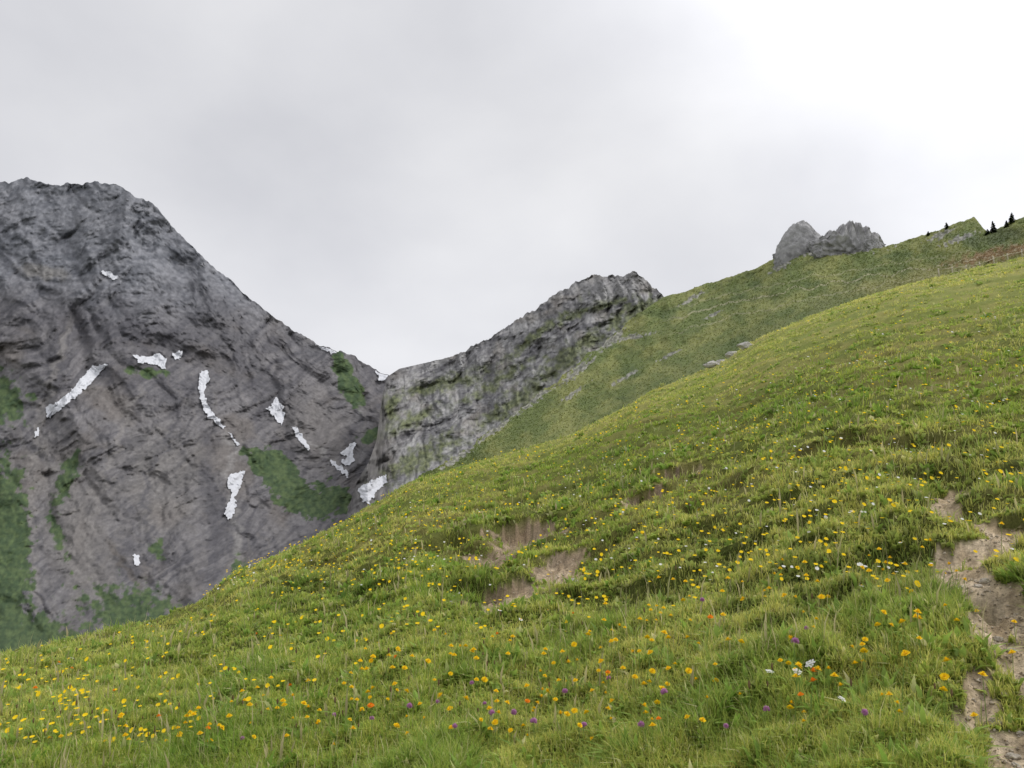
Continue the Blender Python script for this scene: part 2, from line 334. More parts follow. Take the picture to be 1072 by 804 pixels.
def colR(px,py):
    wx=fbm(px/40,py/40,411,3)*12
    n=fbm(px/22,py/22,412,5); fine=fbm(px/4,py/4,413,4)
    st=fbm((px*.62+py+wx)/4.5,(px-py)/60,414,4)
    ver=ridged((px-py*.15+wx*.6)/13,(py+px*.3)/45,419,4)
    c=mix((.155,.152,.16),(.32,.315,.31),ss(-.45,.5,n*.5+st*.75+ver*.25))
    c=mix(c,(.085,.083,.09),ss(.45,.8,ver)*.6)
    c=mix(c,(.26,.23,.19),ss(.1,.6,fbm(px/30,py/20,416,3))*.35)
    c=mix(c,(.31,.305,.30),blob(px,py,640,300,45,14,-5,.6,30)*.5)
    c=mix(c,(.11,.108,.114),blob(px,py,560,350,70,8,-38,.7,31,.8)*.5)
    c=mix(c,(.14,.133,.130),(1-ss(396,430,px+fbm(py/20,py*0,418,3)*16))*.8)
    g=np.zeros_like(px,dtype=float)
    for i,b in enumerate([(560,352,50,5,-38,.7),(600,330,45,5,-25,.8),(470,400,60,9,-15,.9),(430,440,40,9,-25,.9),(520,400,50,7,-30,.8),(440,480,50,14,-30,.7),(640,318,30,4,-20,.8),(410,425,9,18,10,.8),(600,370,60,12,-35,.7),(660,330,40,12,-30,.7),(540,420,60,12,-36,.8)]):
        g=np.maximum(g,blob(px,py,*b,seed=40+i,nz=.9,ns=9))
    c=mix(c,mix((.085,.105,.04),(.14,.16,.06),ss(-.4,.4,fine)),g*.75)
    return c*(1+.34*fine+.18*fbm(px/2,py/2,417,2))[...,None]
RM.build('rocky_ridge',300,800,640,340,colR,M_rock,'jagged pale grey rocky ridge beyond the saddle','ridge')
# ---- green hillside
def dispH(px,py):
    return .05*fbm((px+py)/60,(py)/60,501,4)+.014*ridged((px*.6+py)/20,(px-py)/70,502,4)+.004*fbm(px/5,py/5,503,3)
def jagH(px): return fbm(px/14,px*0+.7,504,3)*(1.8+2.5*(1-ss(640,700,px)))+fbm(px/3,px*0,505,2)*(.6+1.2*(1-ss(640,700,px)))
HM=Layer([(330,600),(380,550),(400,530),(440,498),(480,476),(520,446),(560,416),(600,384),(640,352),(670,328),(692,312),(720,304),(760,291),(800,277),(812,270),(830,262),(862,257),(890,256),(920,260),(955,250),(985,240),(1003,233),(1020,227),(1028,237),(1034,243),(1050,236),(1072,227),(1150,205),(1400,140)],
 [(330,640),(400,560),(500,530),(600,500),(700,440),(800,395),(900,350),(1072,310),(1400,180)],
 [(330,60),(400,80),(500,95),(600,110),(700,130),(800,140),(1072,190),(1400,220)],[(330,160),(400,220),(500,330),(600,440),(692,560),(830,500),(920,450),(1072,330),(1400,300)],1.0,dispH,jagH)
RKB=[(662,353,22,2.8,-12,.7),(605,388,24,4.5,-38,.7),(560,418,26,4,-36,.8),(655,395,18,2.4,-30,.9),(725,312,14,2.5,-30,.7),(520,448,26,4,-36,.8),(985,246,16,4,-25,.8),(1004,250,20,3.5,-20,.8),(862,262,58,6,-3,.7),(480,478,24,4,-35,.8),(820,277,14,4,-30,.8),(640,356,22,5,-40,.8),(700,372,14,2,-25,.9),(600,412,18,2.5,-35,.9),(745,330,10,2,-25,.9)]
def greenH(px,py):
    n=fbm(px/34,py/24,512,4); d=fbm((px*.6+py)/8,(px-py)/70,514,3)
    c=mix((.125,.155,.048),(.21,.22,.075),ss(-.5,.6,n+d*.4))
    c=mix(c,(.085,.115,.042),ss(.1,.7,fbm(px/40,py/16,515,3))*.6)
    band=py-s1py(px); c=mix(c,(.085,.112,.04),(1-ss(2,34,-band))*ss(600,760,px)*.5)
    c=mix(c,(.26,.245,.10),blob(px,py,980,288,130,12,-12,.8,60)*.6)
    c=mix(c,(.24,.14,.085),blob(px,py,1045,266,55,8,-12,.8,61,.8,8)*.7)
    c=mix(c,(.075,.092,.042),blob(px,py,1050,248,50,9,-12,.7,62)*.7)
    return c
def rockH(px,py):
    rk=np.zeros_like(px,dtype=float)
    for i,b in enumerate(RKB): rk=np.maximum(rk,blob(px,py,*b,seed=70+i,nz=1.0,ns=4))
    return rk
def colH(px,py):
    fine=fbm(px/3,py/2.4,513,4); c=greenH(px,py); rk=rockH(px,py)
    c=mix(c,mix((.15,.145,.13),(.32,.305,.28),ss(-.3,.4,fine)),ss(.3,.6,rk)*.8)
    for k,(pts,st) in enumerate((([338,318,300,282,262],.6),([352,334,312,292,270],.35),([328,309,290,272,255],.3))):
        tr=np.abs(py-(np.interp(px,[690,760,850,960,1072],pts)+fbm(px/20,px*0+k,520+k,3)*5)); c=mix(c,(.36,.33,.22),(1-ss(.3,1.3,tr))*ss(690,720,px)*st)
    return c*(1+.32*fine)[...,None]+np.array([.006,.007,.010])  # small blue offset bakes distance haze into the hillside colour
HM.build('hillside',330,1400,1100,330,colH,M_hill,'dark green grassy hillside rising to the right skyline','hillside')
def tufts(n):
    px=rng.uniform(400,1180,n); t=HM.top(px); b=np.minimum(HM.bot(px),s1py(px)+6); py=t+(b-t)*rng.uniform(0,1,n)**.9+.3
    rk=rockH(px,py); c=greenH(px,py)*1.3; k=rk<.3; px,py,c=px[k],py[k],c[k]; n=len(px)
    Wp=HM.pt(px,py,.999); r=np.linalg.norm(Wp,axis=1); cl=ss(.2,.7,fbm(px/5,py/4,530,3))
    h=r/F*rng.uniform(.4,.9,n)*(1+1.0*cl); w=r/F*rng.uniform(.5,1.1,n)
    a=rng.uniform(0,2*math.pi,n); lx=rng.normal(0,.3,n)*h; V=np.empty((n,4,3)); dx=np.cos(a)*w; dy=np.sin(a)*w
    V[:,0]=Wp+np.stack([-dx,-dy,-.3*h],-1); V[:,1]=Wp+np.stack([dx,dy,-.3*h],-1); V[:,2]=Wp+np.stack([lx+dx*.5,dy*.5,h],-1); V[:,3]=Wp+np.stack([lx-dx*.5,-dy*.5,h*.9],-1)
    c=mix(c,c*.7,cl*.6)*rng.uniform(.82,1.2,n)[:,None]; C=np.repeat(c[:,None],4,1)
    return V.reshape(-1,3),[np.arange(n)[:,None]*4+np.array([[0,1,2,3]])],C.reshape(-1,3)
tv,tf,tcol=tufts(30000)
tag(make('hillside_tussocks',tv,tf,M_grass,tcol),'coarse tussocks and low herbs over the distant hillside','grass',kind='stuff')
# ---- valley floor
aa=np.linspace(0,2*math.pi,97); rg=np.array([300,800,1500,3000,6000,12000.]); AA,RG=np.meshgrid(aa,rg)
Vv=np.stack([RG*np.sin(AA),RG*np.cos(AA),-420+fbm(AA*3,RG/900,600,3)*30-20],-1)
tag(make('valley_floor',Vv.reshape(-1,3),[gridfaces(*AA.shape)],mat('valley_material',rgb=(.07,.085,.04),nscale=.01,namt=.3)),'dark valley floor below the mountains','valley',kind='structure')
# ============================================================ SNOW PATCHES
M_snow=mat('old_snow_material',rgb=(.58,.59,.62),nscale=.15,namt=.12,rough=.8)
def inpoly(px,py,poly):
    ins=np.zeros(px.shape,bool); n=len(poly)
    for i in range(n):
        x1,y1=poly[i]; x2,y2=poly[(i+1)%n]
        if y1==y2: continue
        c=((y1>py)!=(y2>py))&(px<(x2-x1)*(py-y1)/(y2-y1)+x1); ins^=c
    return ins
def snow(layer,poly,label,st=.4):
    p=np.array(poly,float); a0,b0=p.min(0)-2; a1,b1=p.max(0)+2
    PX,PY=np.meshgrid(np.arange(a0,a1,st),np.arange(b0,b1,st))
    jx=fbm(PX/4.5,PY/4.5,700,2)*2.0; jy=fbm(PX/4.5,PY/4.5,720,2)*2.0
    ok=inpoly(PX+jx,PY+jy,poly)&(PY>layer.top(PX)+.3)
    W=layer.pt(PX,PY,.996).reshape(-1,3); Fq=gridfaces(*PX.shape); k=ok.ravel()[Fq].all(1); Fq=Fq[k]
    if len(Fq)==0: return
    u,inv=np.unique(Fq,return_inverse=True)
    W=W[u]; ctr=W.mean(0)
    o=make('snow_patch',W-ctr,[inv.reshape(Fq.shape)],M_snow); o.location=ctr
    tag(o,label,'snow patch',group='snow patches on the mountain')
snow(LM,[(114,380),(97,383),(82,399),(74,410),(60,420),(48,426),(48,438),(54,436),(72,421),(90,407),(104,392)],'long diagonal white snow patch, the largest at the left of the mountain face')
snow(LM,[(139,371),(155,373),(168,369),(174,376),(173,387),(160,381),(145,380)],'wide flat snow patch just right of the large diagonal one')
snow(LM,[(180,369),(191,368),(189,377),(182,376)],'tiny snow spot between the flat patch and the tall thin gully snow')
snow(LM,[(210,388),(217,387),(220,396),(214,410),(219,426),(235,446),(234,450),(218,437),(210,422),(207,405)],'tall thin snow tongue bending down a gully in the middle of the mountain')
snow(LM,[(239,452),(242,453),(251,465),(249,467),(243,460)],'short thin snow streak directly below the bending snow tongue')
snow(LM,[(288,416),(297,424),(298,436),(295,446),(289,438),(277,428),(284,424)],'small triangular snow patch above the green slope')
snow(LM,[(239,497),(257,492),(252,510),(246,522),(248,530),(242,544),(237,544),(235,533),(243,516),(237,508)],'irregular snow patch low in the rocky gully left of the green slope')
snow(LM,[(306,446),(311,447),(318,458),(326,470),(323,472),(312,461)],'thin slanting snow streak right of the small triangular patch')
snow(LM,[(345,480),(352,484),(366,496),(364,500),(354,492),(346,486)],'thin snow streak to the left of the hourglass snow near the saddle')
snow(LM,[(373,461),(370,472),(371,482),(363,489),(357,484),(362,478),(356,473),(364,467)],'ragged snow patch under the saddle beside the rocky ridge')
snow(RM,[(374,511),(388,503),(404,496),(406,504),(395,514),(387,528),(379,524)],'lowest snow patch, wedge shaped, just above the meadow edge')
snow(LM,[(104,283),(114,284),(126,291),(120,293),(110,289)],'small snow streak high near the mountain summit')
snow(LM,[(330,360),(340,363),(354,368),(352,371),(338,367)],'thin snow edge lying on the skyline left of the saddle')
snow(LM,[(393,388),(402,391),(409,390),(404,397),(397,399)],'small bright snow patch in the notch of the saddle')
snow(LM,[(139,580),(146,581),(148,590),(142,592)],'isolated small snow spot low on the left scree')
snow(LM,[(37,448),(42,446),(40,458),(36,458)],'tiny snow fleck below the long diagonal patch')
# ============================================================ ROCKS
def rockmat(n,c): return mat(n,rgb=c,nscale=1.5,namt=.3,bump=.12,bscale=2)
M_crag=mat('crag_rock_material',rgb=(.36,.355,.355),nscale=.22,namt=.45,bump=1.0,bscale=.25)
M_pale=rockmat('pale_limestone_material',(.52,.50,.47)); M_stone=mat('path_stone_material',rgb=(.46,.41,.34),nscale=30,namt=.3,bump=.01,bscale=40)
def rock(name,loc,size,seed,m,label,cat,group=None,sub=4,rough=.35,shape=None,rz=0):
    bm=bmesh.new(); bmesh.ops.create_icosphere(bm,subdivisions=sub,radius=1)
    o3=Vector((seed*7.3,seed*3.1,seed*1.7))
    for v in bm.verts:
        p=v.co.copy(); f=1+rough*(mnoise.fractal(p*1.3+o3,1,2,4)+.35*(1-2*abs(mnoise.noise(p*3.5+o3)))+.3*(1-2*abs(mnoise.noise(p*8+o3))))
        q=p*f
        if shape: q=shape(q)
        v.co=Vector((q.x*size[0],q.y*size[1],q.z*size[2]))
    me=bpy.data.meshes.new(name); bm.to_mesh(me); bm.free(); me.materials.append(m)
    for pl in me.polygons: pl.use_smooth=sub>4
    o=bpy.data.objects.new(name,me); o.location=loc; o.rotation_euler.z=rz; COL.objects.link(o); return tag(o,label,cat,group)
def hp(px,py): return Vector(HM.pt(np.array(float(px)),np.array(float(py)),1.0))
def crag(px,py,wpx,hpx,seed,label,shape=None,rough=.3):
    t=float(HM.top(np.array(float(px)))); c=hp(px,max(py,t+1)); r=c.length; k=r/F
    rock('rock_outcrop',c,(wpx*k,wpx*k*.5,hpx*k),seed,M_crag,label,'rock outcrop',sub=6,rough=rough,shape=shape)
def peak(tops):
    def f(q):
        z=q.z
        if z>0:
            e=max(0,max(h*(1-abs(q.x-cx)/w) for cx,h,w in tops)); z=min(z,1)*.35+ (e*.75)*min(1,z*2.2)
        return Vector((q.x,q.y,z))
    return f
crag(838,266,21,31,3,'tall rounded grey rock dome on the right skyline',shape=lambda q:Vector((q.x*(1.08-.12*q.z)+q.z*.16,q.y,q.z)),rough=.13)
crag(889,262,28,23,5,'jagged grey crag on the skyline just right of the rock dome',shape=peak([(-.62,.75,.35),(-.25,1.0,.25),(.02,1.22,.22),(.25,1.15,.2),(.52,.9,.25),(.82,.55,.25),(-.95,.5,.35)]),rough=.32)
crag(913,260,8,10,9,'small pointed rock at the right end of the jagged crag',rough=.4)
crag(861,261,10,10,12,'low rock filling the gap between dome and crag',rough=.4)
crag(819,270,8,6,14,'low rubbly rock shelf at the left foot of the rock dome',rough=.4)
def nearrock(px,py,s,seed,label,m=M_pale,group=None,name='rock',flat=.6,cat='rock',lift=0.0,long=1.0,rough=.5):
    x,y=pix_ground(px,py); x=float(x);y=float(y); z=float(gz(x,y)[0])
    return rock(name,(x,y,z+s*lift),(s*long,s*.8,s*flat),seed,m,label,cat,group,sub=3 if s<.2 else 4,rz=seed if long==1 else -.2,rough=rough)
nearrock(746,388,.32,21,'pale grey rock on the meadow crest, lowest left of the row',lift=.5,long=1.3,rough=.35)
nearrock(756,383,.36,22,'pale grey rock on the meadow crest, second from the left of the row',lift=.7,long=1.1,rough=.35)
nearrock(768,377,.34,23,'pale grey rock on the meadow crest, third from the left of the row',lift=.7,long=1.3,rough=.35)
nearrock(781,370,.30,26,'pale grey rock on the meadow crest, uppermost right of the row',lift=.8,long=1.3,rough=.35)
nearrock(600,603,.04,24,'small stone at the edge of the eroded soil scar')
nearrock(530,585,.04,25,'fist sized stone inside the brown eroded hollow',flat=.5)
for i,(px,py,s) in enumerate([(1040,735,.014),(1058,760,.018),(1066,742,.012),(1050,715,.014),(1030,600,.022),(1005,603,.015),(1045,660,.014),(1058,672,.014),(1000,578,.02),(1024,607,.018),(1062,566,.02),(1035,748,.01),(1062,776,.014)]):
    nearrock(px,py,s,40+i,'small pale stone lying on the trodden dirt path',M_stone,'stones on the dirt path','stone',cat='stone',lift=.1)
# ============================================================ CONIFERS on the skyline
M_needle=mat('conifer_needle_material',rgb=(.035,.052,.025),nscale=2,namt=.4,trans=.1); M_bark=mat('bark_material',rgb=(.08,.06,.045),nscale=6,namt=.3)
def conifer(px,py,hpx,label,wf=.3,seed=0):
    c=hp(px,py); H=hpx*c.length/F; rs=random.Random(seed)
    e=bpy.data.objects.new('conifer_tree',None); e.location=c; COL.objects.link(e); tag(e,label,'tree',group='small conifers on the right skyline')
    n=7; vs=[];fs=[]
    for j,(z,r) in enumerate(((-.1*H,.03*H),(.5*H,.018*H),(.97*H,.003*H))):
        for k in range(n): a=k/n*2*math.pi; vs.append((r*math.cos(a),r*math.sin(a),z))
    for j in range(2):
        for k in range(n): fs.append((j*n+k,j*n+(k+1)%n,(j+1)*n+(k+1)%n,(j+1)*n+k))
    make('trunk',np.array(vs),[np.array(fs)],M_bark,parent=e)
    vs=[];fs=[]
    for t in range(22):
        z=H*(.08+.88*t/22); R=H*wf*(1-t/22)**.8
        for k in range(8):
            if rs.random()<.25: continue
            a=rs.uniform(0,2*math.pi); l=R*rs.uniform(.5,1.25)+.02*H; dr=l*rs.uniform(.1,.45); w=l*.24
            ca,sa=math.cos(a),math.sin(a); b=len(vs)
            for (u,q,dz) in ((0,0,.03*H),(.5*l,w,-.3*dr),(l,0,-dr),(.5*l,-w,-.3*dr),(.55*l,0,-.3*dr-.06*H)):
                vs.append((u*ca-q*sa,u*sa+q*ca,z+dz))
            fs+= [(b,b+1,b+4),(b+1,b+2,b+4),(b+2,b+3,b+4),(b+3,b,b+4),(b,b+1,b+2),(b,b+2,b+3)]
    make('crown',np.array(vs),[np.array(fs)],M_needle,smooth=False,parent=e)
conifer(1040,244,12,'small dark conifer just right of the grassy knoll on the skyline',.34,seed=1)
conifer(1060,234,11,'tallest dark conifer at the far right end of the skyline',.36,seed=2)
conifer(1054,238,7,'little conifer hugging the left side of the tallest one',.45,seed=3)
conifer(991,240,7,'tiny conifer on the skyline left of the grassy knoll',.45,seed=4)
conifer(972,247,5,'lone tiny conifer farthest left on the right skyline',.5,seed=5)
conifer(1034,246,6,'low bushy conifer at the foot of the grassy knoll',.6,seed=6)
# ============================================================ FENCE
M_wood=mat('weathered_wood_material',rgb=(.46,.42,.32),nscale=8,namt=.3)
fx=[984,998,1013,1028,1043,1058,1073,1090]
fp=[]
for px in fx:
    az,_=azE(px,300.); az=float(az); r=float(prof(az)[1])*.93; x=r*math.sin(az); y=r*math.cos(az); fp.append(Vector((x,y,float(gz(x,y)[0]))))
fe=bpy.data.objects.new('pasture_fence',None); fe.location=fp[0]; COL.objects.link(fe); tag(fe,'thin weathered wooden pasture fence along the upper right meadow edge','fence')
def bar(a,b,w,name,par,m,off):
    d=(b-a).normalized(); s=d.cross(Vector((0,0,1))); s=s.normalized()*w if s.length>.1 else Vector((w,0,0)); t=d.cross(s).normalized()*w
    vs=[p+q-off for p in (a,b) for q in (s+t,t-s,-s-t,s-t)]
    fs=np.array([(0,1,5,4),(1,2,6,5),(2,3,7,6),(3,0,4,7),(0,3,2,1),(4,5,6,7)])
    return make(name,np.array([tuple(v) for v in vs]),[fs],m,smooth=False,parent=par)
for i,p in enumerate(fp):
    tl=Vector((random.uniform(-.1,.1),0,random.uniform(1.05,1.25)))
    bar(p-Vector((0,0,.2)),p+tl,.05,'post',fe,M_wood,fp[0])
    if i: bar(fp[i-1]+Vector((0,-.075,.9)),p+Vector((0,-.075,.9)),.03,'rail',fe,M_wood,fp[0])
# ============================================================ FLOWERS
M_yel=mat('yellow_petal_material',rgb=(.88,.62,.02),nscale=60,namt=.12,trans=.25); M_or=mat('orange_petal_material',rgb=(.85,.26,.02),nscale=60,namt=.15,trans=.25)
M_yc=mat('flower_centre_material',rgb=(.78,.45,.02),nscale=80,namt=.2)
M_whi=mat('white_petal_material',rgb=(.74,.74,.70),nscale=60,namt=.08,trans=.25); M_pur=mat('clover_petal_material',rgb=(.50,.22,.42),nscale=90,namt=.3,trans=.2)
M_stem=mat('flower_stem_material',rgb=(.22,.32,.08),nscale=30,namt=.2,trans=.2); M_seed=mat('seed_head_material',rgb=(.17,.115,.06),nscale=90,namt=.4)
def stem_geo(h,seed,rad=.0013):
    rs=random.Random(seed); bx,by=rs.uniform(-.18,.18)*h,rs.uniform(-.18,.18)*h; vs=[];fs=[];n=5
    for j in range(6):
        t=j/5; cx,cy,cz=bx*t*t,by*t*t,h*t-.03*(1-t)
        for k in range(n): a=k/n*2*math.pi; vs.append((cx+rad*math.cos(a)*(1-.3*t),cy+rad*math.sin(a)*(1-.3*t),cz))
    for j in range(5):
        for k in range(n): fs.append((j*n+k,j*n+(k+1)%n,(j+1)*n+(k+1)%n,(j+1)*n+k))
    return np.array(vs),np.array(fs),Vector((bx,by,h))
def daisy_geo(R,np_,rows=2,cup=.25,seed=0,wid=.9):
    rs=random.Random(seed); vs=[];fs=[]
    for q in range(rows):
        r=R*(1-.33*q)
        for k in range(np_):
            a=(k+.5*q)/np_*2*math.pi+rs.uniform(-.06,.06); w=wid*math.pi*r/np_; ca,sa=math.cos(a),math.sin(a); b=len(vs); l=r*rs.uniform(.88,1.08)
            for (u,s,z) in ((.08*r,w*.25,0),(.6*l,w,cup*R*.5+.12*R*q),(l,w*.55,cup*R*(.6+.5*q)),(l,-w*.55,cup*R*(.6+.5*q)),(.6*l,-w,cup*R*.5+.12*R*q),(.08*r,-w*.25,0)):
                vs.append((u*ca-s*sa,u*sa+s*ca,z+.002*q))
            fs+=[(b,b+1,b+4,b+5),(b+1,b+2,b+3,b+4)]
    return np.array(vs),np.array(fs)
def dome_geo(R,zs,z0=0,lump=0,n=10,m=6,seed=0):
    rs=random.Random(seed); vs=[];fs=[]
    for j in range(m+1):
        th=math.pi*j/m
        for k in range(n):
            a=k/n*2*math.pi; r=R*math.sin(th)*(1+rs.uniform(-lump,lump)); vs.append((r*math.cos(a),r*math.sin(a),z0+R*zs*math.cos(th)*(1+rs.uniform(-lump,lump))))
    for j in range(m):
        for k in range(n): fs.append((j*n+k,(j+1)*n+k,(j+1)*n+(k+1)%n,j*n+(k+1)%n))
    return np.array(vs),np.array(fs)
def spike_geo(R,n=60,seed=0,zs=1.0):
    rs=random.Random(seed); vs=[];fs=[]
    for i in range(n):
        z=1-1.5*(i+.5)/n; a=i*2.39996; q=math.sqrt(max(0,1-z*z)); d=Vector((q*math.cos(a),q*math.sin(a),z*zs)); s=d.cross(Vector((0,0,1.01)));s=(s.normalized() if s.length>.01 else Vector((1,0,0)))*R*.17; t=d.cross(s).normalized()*R*.17
        b=len(vs); l=R*rs.uniform(.85,1.15)
        for p in (d*R*.3+s,d*R*.3+t,d*R*.3-s,d*R*.3-t,d*l+s*.5,d*l+t*.5,d*l-s*.5,d*l-t*.5): vs.append(tuple(p))
        fs+=[(b,b+1,b+5,b+4),(b+1,b+2,b+6,b+5),(b+2,b+3,b+7,b+6),(b+3,b,b+4,b+7),(b+4,b+5,b+6,b+7)]
    return np.array(vs),np.array(fs)
def umbel_geo(R,seed=0):
    rs=random.Random(seed); vs=np.zeros((0,3));fs=np.zeros((0,4),int)
    for i in range(16):
        a=i*2.39996; q=R*math.sqrt((i+.3)/16); v,f=daisy_geo(R*.24,5,1,.2,seed+i,1.0); v=v+np.array([q*math.cos(a),q*math.sin(a),rs.uniform(0,.12)*R-.25*q*q/R]); fs=np.concatenate([fs,f+len(vs)]); vs=np.concatenate([vs,v])
    return vs,fs
protos={}
def proto(kind,sd,heads,hs,centre=None,crad=0,stemrad=.0013):
    L=[]
    for q in range(4):
        v,f,tip=stem_geo(hs[q%len(hs)],q+sd,stemrad)
        so=make('stem',v,[f],M_stem,link=False)
        hv,hf,hm=heads(q)
        ho=make('flower_head' if kind!='plantain' else 'seed_head',hv,[hf],hm,link=False)
        co=None
        if centre:
            cv,cf_=dome_geo(crad,.5,.003); co=make('flower_centre',cv,[cf_],centre,link=False)
        L.append((so,ho,co,tip))
    protos[kind]=L
proto('yellow',10,lambda q:(*daisy_geo(.0125,15,3,.35,q,1.0),M_yel),[.10,.15,.08,.18],M_yc,.004)
proto('orange',20,lambda q:(*daisy_geo(.0125,14,3,.35,q,1.0),M_or),[.11,.15,.13,.18],M_yc,.0035)
proto('daisy',30,lambda q:(*daisy_geo(.0125,16,1,.1,q,.8),M_whi),[.10,.14,.09,.16],M_yc,.0045)
proto('yarrow',40,lambda q:(*umbel_geo(.015,q),M_whi),[.11,.13,.10,.15])
proto('clover',50,lambda q:(*spike_geo(.0115,60,q),M_pur),[.10,.13,.09,.12])
proto('plantain',60,lambda q:(*dome_geo(.0036,3.2,.008,.15,8,8,q),M_seed),[.13,.17,.12,.2],stemrad=.0009)
def merged(kind,q):
    so,ho,co,tip=protos[kind][q]
    bm=bmesh.new(); bm.from_mesh(so.data); n=len(bm.faces)
    nv=len(bm.verts); bm.from_mesh(ho.data); bm.verts.ensure_lookup_table(); bm.faces.ensure_lookup_table()
    for v in bm.verts[nv:]: v.co+=tip
    for f in bm.faces[n:]: f.material_index=1
    me=bpy.data.meshes.new('flower'); bm.to_mesh(me); bm.free(); me.materials.append(M_stem); me.materials.append(ho.data.materials[0]); return me
mcache={}
def place_flower(kind,name,px,py,label,cat,group,parts,sc=1.0):
    x,y=pix_ground(px,py); x=float(x);y=float(y)
    hh=ground(np.array([x]),np.array([y]))
    if hh[2][0]>.3 or hh[1][0]>.4: return False
    z=float(hh[0][0]); q=random.randrange(4); s=sc*random.uniform(.75,1.25); rz=random.uniform(0,6.28)
    if parts:
        e=bpy.data.objects.new(name,None); e.empty_display_size=.05
        so,ho,co,tip=protos[kind][q]
        a=so.copy(); b=ho.copy(); b.location=tip; a.parent=e; b.parent=e; COL.objects.link(a); COL.objects.link(b)
        if kind!='plantain': b.rotation_euler=(random.uniform(-.4,.8),random.uniform(-.5,.5),random.uniform(0,6))
        if co: c=co.copy(); c.location=(0,0,.001); c.parent=b; COL.objects.link(c)
        e.rotation_euler=(0,0,random.uniform(-3,3))
    else:
        if (kind,q) not in mcache: mcache[(kind,q)]=merged(kind,q)
        e=bpy.data.objects.new(name,mcache[(kind,q)]); e.rotation_euler=(random.uniform(0,.3),random.uniform(-.2,.2),random.uniform(-.6,.6))
    e.location=(x,y,z); e.scale=(s,s,s); COL.objects.link(e); tag(e,label,cat,group); return True
def sample(n,wfun,top=12,bot=800):
    out=[]
    while len(out)<n:
        px=random.uniform(4,1068); a=s1py(px)+top
        if a>bot: continue
        py=random.uniform(a,bot)
        if random.random()<wfun(px,py): out.append((px,py))
    return out
def wy(px,py):
    c=float(perlin(px/45,py/25,800)); base=.2+.8*max(0,min(1,.45+c*1.6))
    side=.7 if px<450 else (.7 if px<760 else .45)
    if py<640: side=1
    if px<330 and py<760: side=.35
    return base*side
yl=[(627,628),(645,712),(518,791),(265,773),(150,780),(192,768),(833,735),(620,690),(440,785),(245,705),(255,718),(30,722),(60,745),(370,695),(490,725),(560,770),(575,740),(920,712),(990,740),(1005,683),(640,775),(700,742),(350,700),(330,735),(95,700),(405,752),(720,690),(670,720),(12,790),(120,795)]
yl+=sample(1100,wy,3)
ylr=sorted(yl,key=lambda p:float(np.hypot(*pix_ground(*p))))
n=0;rest=[]
for p in ylr:
    if n<300:
        if place_flower('yellow','yellow_flower',*p,'yellow daisy-like flower on a thin stem in the near meadow grass','flower','yellow flowers in the near meadow',n<200): n+=1
    else: rest.append(p)
def dots(pts,R,name,m,label,hmin=.04,hmax=.12):
    pts=np.array(pts); x,y=pix_ground(pts[:,0],pts[:,1]); r=np.hypot(x,y); x=x+rng.normal(0,.012,len(x))*r; y=y+rng.normal(0,.012,len(x))*r
    z,so,pt,*_=ground(x,y); k=(so<.3)&(pt<.3); x,y,z,r=x[k],y[k],z[k],r[k]; N=len(x)
    z=z+rng.uniform(hmin,hmax,N)+.002*r
    Rr=np.maximum(R*rng.uniform(.8,1.25,N),.0009*r*rng.uniform(.6,1.5,N)); a=np.linspace(0,2*math.pi,8)[:-1]
    ty=rng.normal(.4,.3,N)
    V=np.empty((N,8,3)); V[:,0]=np.stack([x,y,z-.3*Rr],-1)
    for k in range(7):
        rk=Rr*rng.uniform(.8,1.1,N); dx=np.cos(a[k])*rk; dy=np.sin(a[k])*rk; V[:,k+1]=np.stack([x+dx,y+dy,z+ty*dy],-1)
    b=np.arange(N)[:,None]*8; fs=np.concatenate([b+np.array([[0,k+1,(k+1)%7+1]]) for k in range(7)])
    tag(make(name,V.reshape(-1,3),[fs],m,smooth=False),label,'flowers',kind='stuff')
dots(rest+sample(1000,lambda a,b:.3+.7*(float(perlin(a/30,b/18,820))>.1),-2,620),.012,'distant_yellow_flowers',M_yel,'tiny yellow flowers scattered over the slope farther up')
dots(sample(300,lambda a,b:.9 if a>600 else .25,4,620),.010,'distant_white_flowers',M_whi,'tiny white flowers dotted over the upper slope')
for p in [(160,665),(75,715),(847,777),(60,712),(390,788),(165,790),(640,745),(850,770),(548,765),(300,760),(405,735),(120,752),(215,790),(700,800),(740,705),(515,700),(270,690),(35,770),(596,668),(840,762)]:
    place_flower('orange','orange_flower',*p,'orange hawkweed-like flower among the yellow ones in the near grass','flower','orange flowers in the near meadow',True)
for p in [(520,660),(546,672),(575,668),(75,718),(60,716),(155,662),(810,738),(845,752),(860,755),(880,770),(950,520),(948,572),(985,612),(1010,720),(905,640),(470,648)]:
    place_flower('yarrow' if p[0]>500 and p[1]>700 or p[0]<160 else 'daisy','white_flower',*p,'small white flower head standing in the near meadow grass','flower','white flowers in the near meadow',True)
for p in [(388,786),(480,797),(508,770),(515,785),(845,690),(912,798),(830,715),(560,792),(590,745),(425,775),(460,765),(735,655),(535,780),(700,770),(250,795),(610,790),(665,790),(350,775),(635,735),(760,790),(800,770),(490,745)]:
    place_flower('clover','clover_flower',*p,'round purple clover head low in the near meadow grass','flower','purple clover in the near meadow',True)
for p in sample(110,lambda a,b:(.9 if a<620 else .25)*(1 if b>640 else .2),30):
    place_flower('plantain','seed_stalk',*p,'thin brown seed head on a bare stalk above the grass','seed stalk','brown seed stalks in the near meadow',True)
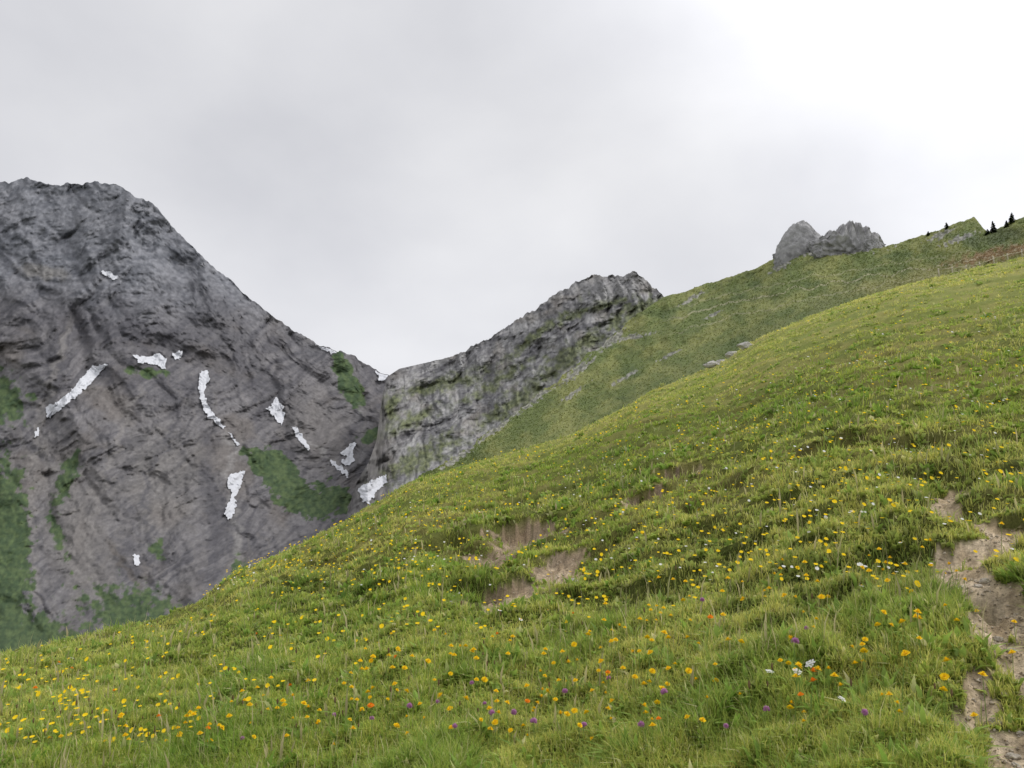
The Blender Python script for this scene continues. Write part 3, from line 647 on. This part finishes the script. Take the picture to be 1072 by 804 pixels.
# ============================================================ SKY + LIGHT
SUN_AZ,SUN_EL=math.radians(75),math.radians(52)
w=bpy.data.worlds.new('World'); S.world=w; w.use_nodes=True; nt=w.node_tree; N=nt.nodes; L=nt.links
bg=N['Background']
sky=N.new('ShaderNodeTexSky'); sky.sky_type='NISHITA'; sky.sun_disc=False; sky.sun_elevation=SUN_EL; sky.sun_rotation=SUN_AZ
tc=N.new('ShaderNodeTexCoord'); mp=N.new('ShaderNodeMapping'); mp.inputs['Scale'].default_value=(1,1,1.5); mp.inputs['Rotation'].default_value=(.2,.35,.4); L.new(tc.outputs['Generated'],mp.inputs[0])
n1=N.new('ShaderNodeTexNoise'); n1.inputs['Scale'].default_value=2.6; n1.inputs['Detail'].default_value=6; n1.inputs['Roughness'].default_value=.47; n1.inputs['Distortion'].default_value=.12; L.new(mp.outputs[0],n1.inputs['Vector'])
cr=N.new('ShaderNodeValToRGB'); cr.color_ramp.elements[0].position=.30; cr.color_ramp.elements[0].color=(6.3,6.35,6.75,1); cr.color_ramp.elements[1].position=.70; cr.color_ramp.elements[1].color=(8.5,8.5,8.7,1)
L.new(n1.outputs['Fac'],cr.inputs[0])
mx=N.new('ShaderNodeMix'); mx.data_type='RGBA'; mx.inputs['Factor'].default_value=.96; L.new(sky.outputs[0],mx.inputs['A']); L.new(cr.outputs[0],mx.inputs['B'])
dp=N.new('ShaderNodeVectorMath'); dp.operation='DOT_PRODUCT'; sd=Vector((math.sin(SUN_AZ)*math.cos(SUN_EL),math.cos(SUN_AZ)*math.cos(SUN_EL),math.sin(SUN_EL)))
dp.inputs[1].default_value=sd; L.new(tc.outputs['Generated'],dp.inputs[0])
mr=N.new('ShaderNodeMapRange'); mr.interpolation_type='SMOOTHSTEP'; mr.inputs[1].default_value=.48; mr.inputs[2].default_value=1; mr.inputs[3].default_value=1; mr.inputs[4].default_value=2.1; L.new(dp.outputs['Value'],mr.inputs[0])
sp=N.new('ShaderNodeSeparateXYZ'); L.new(tc.outputs['Generated'],sp.inputs[0])
hz=N.new('ShaderNodeMapRange'); hz.interpolation_type='SMOOTHSTEP'; hz.inputs[1].default_value=.12; hz.inputs[2].default_value=.42; hz.inputs[3].default_value=1.13; hz.inputs[4].default_value=1.0; L.new(sp.outputs['Z'],hz.inputs[0])
mu=N.new('ShaderNodeMath'); mu.operation='MULTIPLY'; L.new(mr.outputs[0],mu.inputs[0]); L.new(hz.outputs[0],mu.inputs[1])
sc=N.new('ShaderNodeVectorMath'); sc.operation='SCALE'; L.new(mx.outputs['Result'],sc.inputs[0]); L.new(mu.outputs[0],sc.inputs['Scale']); L.new(sc.outputs[0],bg.inputs['Color']); bg.inputs['Strength'].default_value=.1
sl=bpy.data.lights.new('sun','SUN'); sl.energy=1.5; sl.angle=math.radians(22); sl.color=(1,.97,.92); so=bpy.data.objects.new('sun',sl); so.rotation_euler=(-sd).to_track_quat('-Z','Y').to_euler(); COL.objects.link(so)
cam=bpy.data.cameras.new('camera'); cam.sensor_width=36; cam.lens=F/1072*36; cam.clip_start=.05; cam.clip_end=30000
co=bpy.data.objects.new('camera',cam); co.rotation_euler=(math.radians(98),0,0); COL.objects.link(co); S.camera=co
S.view_settings.view_transform='Standard'; S.view_settings.look='None'; S.view_settings.exposure=0
